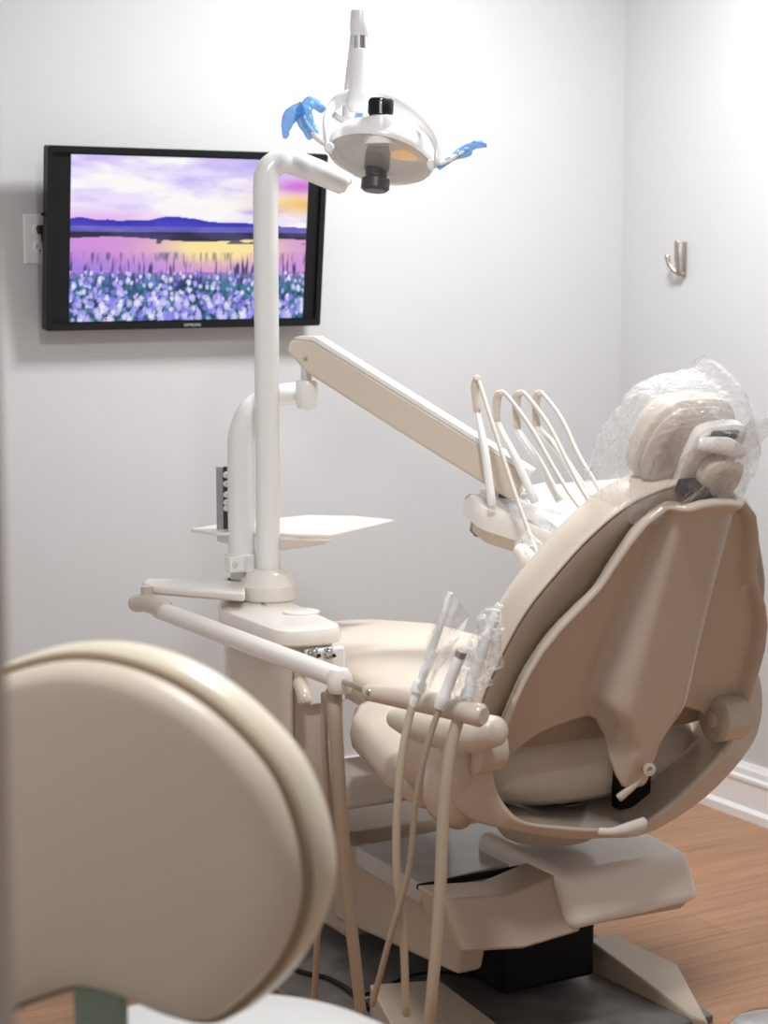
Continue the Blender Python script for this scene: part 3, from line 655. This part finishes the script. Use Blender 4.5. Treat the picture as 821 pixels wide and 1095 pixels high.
tube('front_instrument_holder', [at(556, 588, D=3.16), at(566, 600, D=3.14), at(573, 606, D=3.13)], [.015, .018, .016], 'cream_shell', tray, n=20)
# thin film over the instrument head
v, f = gpad(smooth_closed([(-.15, .10), (0, .11), (.17, .10), (.18, -.10), (.05, -.15), (-.10, -.15), (-.13, -.08)], 8), DF, [(.018, -.004), (.030, .002), (.036, .02)], .004)
tag(crumple('tray_film', v, f, 'milky_film', None, amp=.010, sc=28), 'clear plastic film draped over the white instrument tray head', 'plastic cover')
sleeve([at(560, 575, D=3.17), at(568, 590, D=3.15), at(574, 606, D=3.13), at(578, 614, D=3.12)], [.018, .026, .022, .012], 'film_sleeve', 'clear film sleeve hanging at the front corner of the instrument tray', 'clear_film', amp=.008, squash=.8)

# triangular side tray on the delivery post
ZT = .850
tr = thing('side_tray', 'thin cream triangular tray fixed to the rear white post', 'tray', (1.505, 3.2, ZT))
t0 = [at(x, y, Z=ZT) for x, y in ((204, 567), (245, 560), (330, 552), (380, 553), (421, 557), (390, 564), (352, 573), (322, 573), (300, 571), (240, 571))]
t0[9] = at(232, 571, Z=ZT); 
prism('tray_plate', [(p.x, p.y) for p in t0], XY(), ZT-.004, ZT+.003, 'cream_shell', tr, bevel=.002)
b0 = [at(x, y, Z=ZT-.006) for x, y in ((296, 573), (322, 572), (333, 574), (352, 575), (348, 579), (300, 583))]
b_ = at(300, 574, Z=ZT); b1 = at(352, 575, Z=ZT)
prism('tray_bracket', [(0, 0), ((b1-b_).length, 0), ((b1-b_).length-.01, -.008), (0, -.022)], frame(b_+V((0, 0, -.006)), b1-b_, (0, 0, 1)), -.03, .0, 'beige_vinyl', tr, bevel=.002)
box('mount_arm', 1.488, 1.522, 3.262, 3.33, ZT-.026, ZT-.004, 'white_plastic', tr, bevel=.003)
# metal strip with round white pegs standing on the tray
rk0 = at(238, 566, Z=ZT+.003)
rk = thing('instrument_rack', 'grey metal strip with white pegs standing on the triangular tray', 'rack', rk0)
rf = frame(rk0, CR, UP)
prism('back_strip', [(-.012, 0), (.002, 0), (.002, .128), (-.012, .128)], rf, -.006, .002, 'steel', rk, bevel=.001)
prism('peg_strip', [(.002, 0), (.013, 0), (.013, .128), (.002, .128)], rf, -.012, -.001, 'dark_grey', rk, bevel=.001)
for k, hgt in enumerate((.112, .094, .072, .056, .044)):
    lathe('peg', [(.0065, 0), (.0065, .010), (.004, .013)], rk0+CR*.009+UP*hgt, 'white_plastic', rk, ax=-CF, n=14)

# ------------------------------------------------------------------ assistant arm with holder
RX = 1.302
aa = thing('assistant_arm', 'cream jointed swing arm holding three instruments beside the chair', 'swing arm', (RX, 2.45, .70))
lathe('mount_ring', [(.030, -.006), (.044, -.006), (.044, .012), (.030, .014)], P2+V((0, 0, .020)), 'cream_shell', aa, n=28)
E0 = at(156, 628, Z=.757)
prism('link_arm', [(p.x, p.y) for p in (at(262, 640, Z=.745), at(205, 636, Z=.745), at(160, 632, Z=.745), at(152, 628, Z=.745), at(156, 624, Z=.745), at(205, 624, Z=.745), at(262, 622, Z=.745))], XY(), .738, .756, 'cream_shell', aa, bevel=.006)
S0 = at(170, 652, X=RX); S1 = at(362, 725, X=RX)
tube('elbow_joint', [at(146, 645, X=RX), at(160, 645, X=RX), at(176, 652, X=RX)], [.018, .020, .019], 'beige_shell', aa, n=20)
lathe('elbow_pin', [(.012, 0), (.012, .026)], at(157, 641, X=RX), 'beige_shell', aa, n=16)
tube('swing_rod', [S0, (S0+S1)/2, S1], [.0175, .0175, .0170], 'cream_shell', aa, n=22)
lathe('rod_end', [(0, .018), (.014, .016), (.020, .006), (.0205, -.014), (.016, -.022), (0, -.022)], at(363, 726, X=RX), 'cream_shell', aa, n=24)
tube('thin_rod', [at(366, 728, X=RX), at(380, 734, Z=.722), at(395, 741, Z=.722)], .0045, 'nickel', aa, n=12)
HB = [at(393, 740, Z=.720), at(430, 746, Z=.718), at(470, 754, Z=.716), at(514, 765, Z=.712)]
hb = tube('holder_bar', HB, [.013, .0165, .0175, .0175], 'beige_shell', aa, n=22)
# three instruments with hoses
specs = [((442, 752), (482, 634), .0062, .0052, [(440, 757), (431, 800), (425, 860), (424, 930), (431, 1000), (434, 1085)], 'hose', .006, 'slim white suction instrument in a pointed clear sleeve, leftmost on the holder', 1.0),
         ((471, 754), (494, 696), .0085, .0080, [(470, 757), (456, 800), (444, 860), (437, 930), (415, 1010), (398, 1075)], 'hose_dark', .0048, 'short white syringe handle, middle of the three on the holder', 1.0),
         ((497, 750), (531, 652), .0080, .0075, [(494, 757), (482, 800), (474, 870), (470, 960), (462, 1060), (455, 1120)], 'hose', .0092, 'white suction handle in a crumpled clear sleeve, rightmost on the holder', 1.0)]
for k, (b, t, r0, r1, hs, hm, hr_, lab, _) in enumerate(specs):
    D0 = (at(*b, Z=.72)-V((0, 0, H))).length/ray(*b).length - .03
    B = at(*b, D=D0); T = at(*t, D=D0-.02)
    ins = thing('handpiece', lab, 'handpiece', B, 'handpieces on the assistant arm')
    ax = (T-B).normalized(); ln = (T-B).length
    bd = lathe('handle', [(0, -.006), (r0*1.0, -.005), (r0*1.25, .004), (r0*1.25, .016), (r0*1.0, .020), (r0, ln*.5), (r1, ln*.9), (r1*.8, ln), (0, ln+.001)], B, 'white_plastic', ins, ax=ax, n=18)
    if k == 0: lathe('collar', [(r0*1.7, .0), (r0*1.7, .014), (r0*1.2, .018)], B+ax*.018, 'white_plastic', ins, ax=ax, n=18)
    if k == 1: lathe('button_end', [(r1*1.05, 0), (r1*1.05, .010), (.003, .011)], B+ax*(ln-.010), 'steel', ins, ax=ax, n=18)
    pts = [B-ax*.004]+[at(x, y, D=D0+[0, .0, .01, .03, .06, .10][i]) for i, (x, y) in enumerate(hs)]
    pts = [p if p.z > .02 else V((p.x, p.y, .02)) for p in pts]
    tube('hose', pts, hr_, hm, ins, n=12, res=8)
    if k == 0:
        vs = [at(*p, D=D0-.012-.02*(i % 2)) for i, p in enumerate(((451, 742), (445, 735), (452, 700), (466, 660), (478, 629), (490, 643), (503, 658), (492, 680), (480, 700), (468, 722), (458, 740)))]
        cc = sum(vs, V())/len(vs); n = len(vs)
        # a flat pouch: two crumpled sheets
        V1, F1 = [], []
        for s in (-1, 1):
            base = len(V1)
            rings = 7
            for r_ in range(rings+1):
                kf = r_/rings
                for i in range(n*4):
                    a = vs[(i//4) % n].lerp(vs[(i//4+1) % n], (i % 4)/4)
                    V1.append(cc.lerp(a, max(kf, .02))+CF*s*.009*(1-kf**2))
            m4 = n*4
            for r_ in range(rings):
                for i in range(m4): F1.append((base+r_*m4+i, base+r_*m4+(i+1) % m4, base+(r_+1)*m4+(i+1) % m4, base+(r_+1)*m4+i))
        tag(crumple('instrument_sleeve', V1, F1, 'clear_film', None, amp=.004, sc=45), 'clear pointed plastic sleeve over the leftmost instrument on the holder', 'plastic sleeve', 'instrument sleeves')
    if k == 2:
        sl = sleeve([at(499, 748, D=D0-.01), at(508, 724, D=D0-.01), at(517, 700, D=D0-.01), at(526, 670, D=D0-.02), at(533, 648, D=D0-.02)], [.012, .028, .030, .022, .010], 'instrument_sleeve', 'crumpled clear plastic sleeve over the rightmost instrument on the holder', 'clear_film', group='instrument sleeves', amp=.014, sc=45, squash=.6, n=22, res=8)
# hanging vacuum hoses under the rod end
tube('hanging_hose', [at(357, 738, X=RX), at(359, 780, D=2.82), at(364, 860, D=2.84), at(371, 950, D=2.88), at(380, 1030, D=2.92), at(386, 1085, D=2.95)], [.014, .0115, .011, .0105, .010, .0095], 'hose_dark', aa, n=14, res=6)
tube('hanging_hose', [at(348, 742, X=RX+.01), at(347, 790, D=2.86), at(350, 870, D=2.88), at(342, 950, D=2.93), at(338, 1030, D=3.0), at(335, 1085, D=3.06)], [.008, .0062, .006, .0058, .0055, .0055], 'hose_dark', aa, n=12, res=6)

# loose cables on the floor behind the stool
def cable(pts, r, label, m='black_plastic'):
    return tag(tube('floor_cable', [at(x, y, Z=z) for x, y, z in pts], r, m, None, n=8, res=8), label, 'cable', 'cables on the floor')
cable([(300, 1030, .022), (325, 1040, .022), (350, 1046, .022), (372, 1058, .022), (395, 1078, .022)], .005, 'black floor cable curving past the stool seat')
cable([(388, 1064, .020), (410, 1056, .020), (440, 1043, .024), (475, 1040, .03), (530, 1046, .024), (565, 1043, .022), (585, 1030, .022)], .003, 'long thin black cable lying across the dark floor plate')
cable([(390, 1068, .030), (415, 1062, .030), (445, 1056, .030), (480, 1056, .030)], .0028, 'short thin cable lying in front of the long one', 'hose_dark')

# foot control, lower right
fc = thing('foot_control', 'round chrome foot control on the floor at the lower right corner', 'foot control', (2.12, 2.30, 0))
lathe('base_disc', [(.096, .0), (.098, .008), (.090, .016)], (2.115, 2.30, 0), 'dark_grey', fc, n=40)
lathe('pedal_disc', [(.090, .017), (.090, .024), (.075, .036), (.04, .043), (0, .045)], (2.115, 2.30, 0), 'chrome', fc, n=40)

# ------------------------------------------------------------------ foreground stool
st = thing('operator_stool', 'beige operator stool with a big rounded backrest in the foreground', 'stool', (.70, 1.60, 0))
sn = (-CF*.93-CR*.37); sn.normalize()
sx_ = UP.cross(sn).normalized() if False else V((-sn.y, sn.x, 0))
if sx_.dot(CR) < 0: sx_ = -sx_
SF = frame(at(200, 880, D=1.56), sx_, UP)
if SF[3].dot(CF) > 0: pass
SN = SF[3] if SF[3].dot(CF) < 0 else -SF[3]
def to_sf(px, py):
    d = ray(px, py); t = (SF[0]-V((0, 0, H))).dot(SN)/d.dot(SN); p = V((0, 0, H))+d*t-SF[0]; return (p.dot(SF[1]), p.dot(UP))
so = [to_sf(*p) for p in ((-60, 790), (-35, 745), (5, 722), (70, 706), (130, 711), (190, 734), (243, 772), (290, 825), (316, 885), (325, 940), (318, 985), (296, 1030), (262, 1066), (225, 1088), (180, 1080), (130, 1060), (85, 1052), (35, 1066), (-20, 1085), (-70, 1060), (-90, 960), (-80, 860))]
so = smooth_closed(so, 5)
SFR = (SF[0], SF[1], UP, SN)
bkp = pad('backrest', so, SFR, [(-.010, .0), (.004, .0), (.016, .004), (.024, .016)], 'stool_vinyl', st, dome=.008)
pp = [SFR[0]+SFR[1]*x+UP*y+SN*(-.004) for x, y in inset(so, -.001)]
mesh('piping', *gtube(pp+[pp[0]], .0062, n=8, res=1, round_cap=False), 'seam', bkp)
pad('backrest_shell', so, SFR, [(-.075, .03), (-.068, .006), (-.052, -.008), (-.034, -.011), (-.020, -.009), (-.011, .0)], 'stool_shell', st, dome=.01, label='lighter rounded rim behind the piping')
Bm = at(108, 1085, D=1.62)
prism('back_support', rrect(-.026, .026, -.12, .06, .006), frame(Bm+V((0, 0, 0)), sx_, UP), -.006, .006, 'green_grey', st, bevel=.003, label='grey-green flat support bar')
sc0 = V((.70, 1.56, 0))
s_c = at(215, 1180, Z=.58)
lathe('seat', [(0, .500), (.15, .502), (.19, .515), (.208, .54), (.204, .566), (.18, .580), (.10, .584), (0, .585)], V((.668, 1.498, 0)), 'stool_seat', st, n=56, angle=60)
lathe('gas_lift', [(.03, .10), (.03, .32), (.02, .32), (.02, .50)], V((.668, 1.498, 0)), 'chrome', st, n=24)
for k in range(5):
    a = 2*math.pi*k/5+.3; d = V((math.cos(a), math.sin(a), 0)); c = V((.668, 1.498, 0))
    lg = tube('leg', [c+UP*.12, c+d*.14+UP*.10, c+d*.26+UP*.075], [.022, .018, .014], 'chrome', st, n=12)
    mesh('caster', *merge(*[glathe([(.0, -.008), (.024, -.008), (.026, 0), (.024, .008), (0, .008)], c+d*.26+V((0, 0, .0265))+V((-d.y, d.x, 0))*s, (-d.y, d.x, 0), 20) for s in (-.014, .014)], gtube([c+d*.26+UP*.03, c+d*.26+UP*.075], .007, n=8, res=1)), 'black_plastic', lg)

# ------------------------------------------------------------------ lights
def area(x, y, z, sx, sy, e, rot=(0, 0, 0), col=(.965, .98, 1)):
    l = bpy.data.lights.new('ceiling_lamp', 'AREA'); l.shape = 'RECTANGLE'; l.size = sx; l.size_y = sy; l.energy = e; l.color = col
    o = bpy.data.objects.new('ceiling_lamp', l); o.location = (x, y, z); o.rotation_euler = rot; COL.objects.link(o)
area(2.18, 2.98, CZ-.01, .4, .4, 42)
area(1.0, 1.5, CZ-.01, .25, .25, 29)
w = bpy.data.worlds.new('World'); scene.world = w; w.use_nodes = True
w.node_tree.nodes['Background'].inputs[0].default_value = (.95, .97, 1, 1); w.node_tree.nodes['Background'].inputs[1].default_value = .25

cam = bpy.data.cameras.new('camera'); co = bpy.data.objects.new('camera', cam); COL.objects.link(co)
co.location = (0, 0, H); co.rotation_euler = (math.pi/2-PITCH, 0, -YAW)
cam.sensor_fit = 'HORIZONTAL'; cam.sensor_width = 36; cam.lens = 36*F/821; cam.clip_start = .05
cam.dof.use_dof = True; cam.dof.focus_distance = 3.15; cam.dof.aperture_fstop = 7.0
scene.camera = co
vsn = scene.view_settings; vsn.view_transform = 'Standard'; vsn.look = 'None'; vsn.gamma = 1; vsn.use_curve_mapping = False; vsn.exposure = 0.0
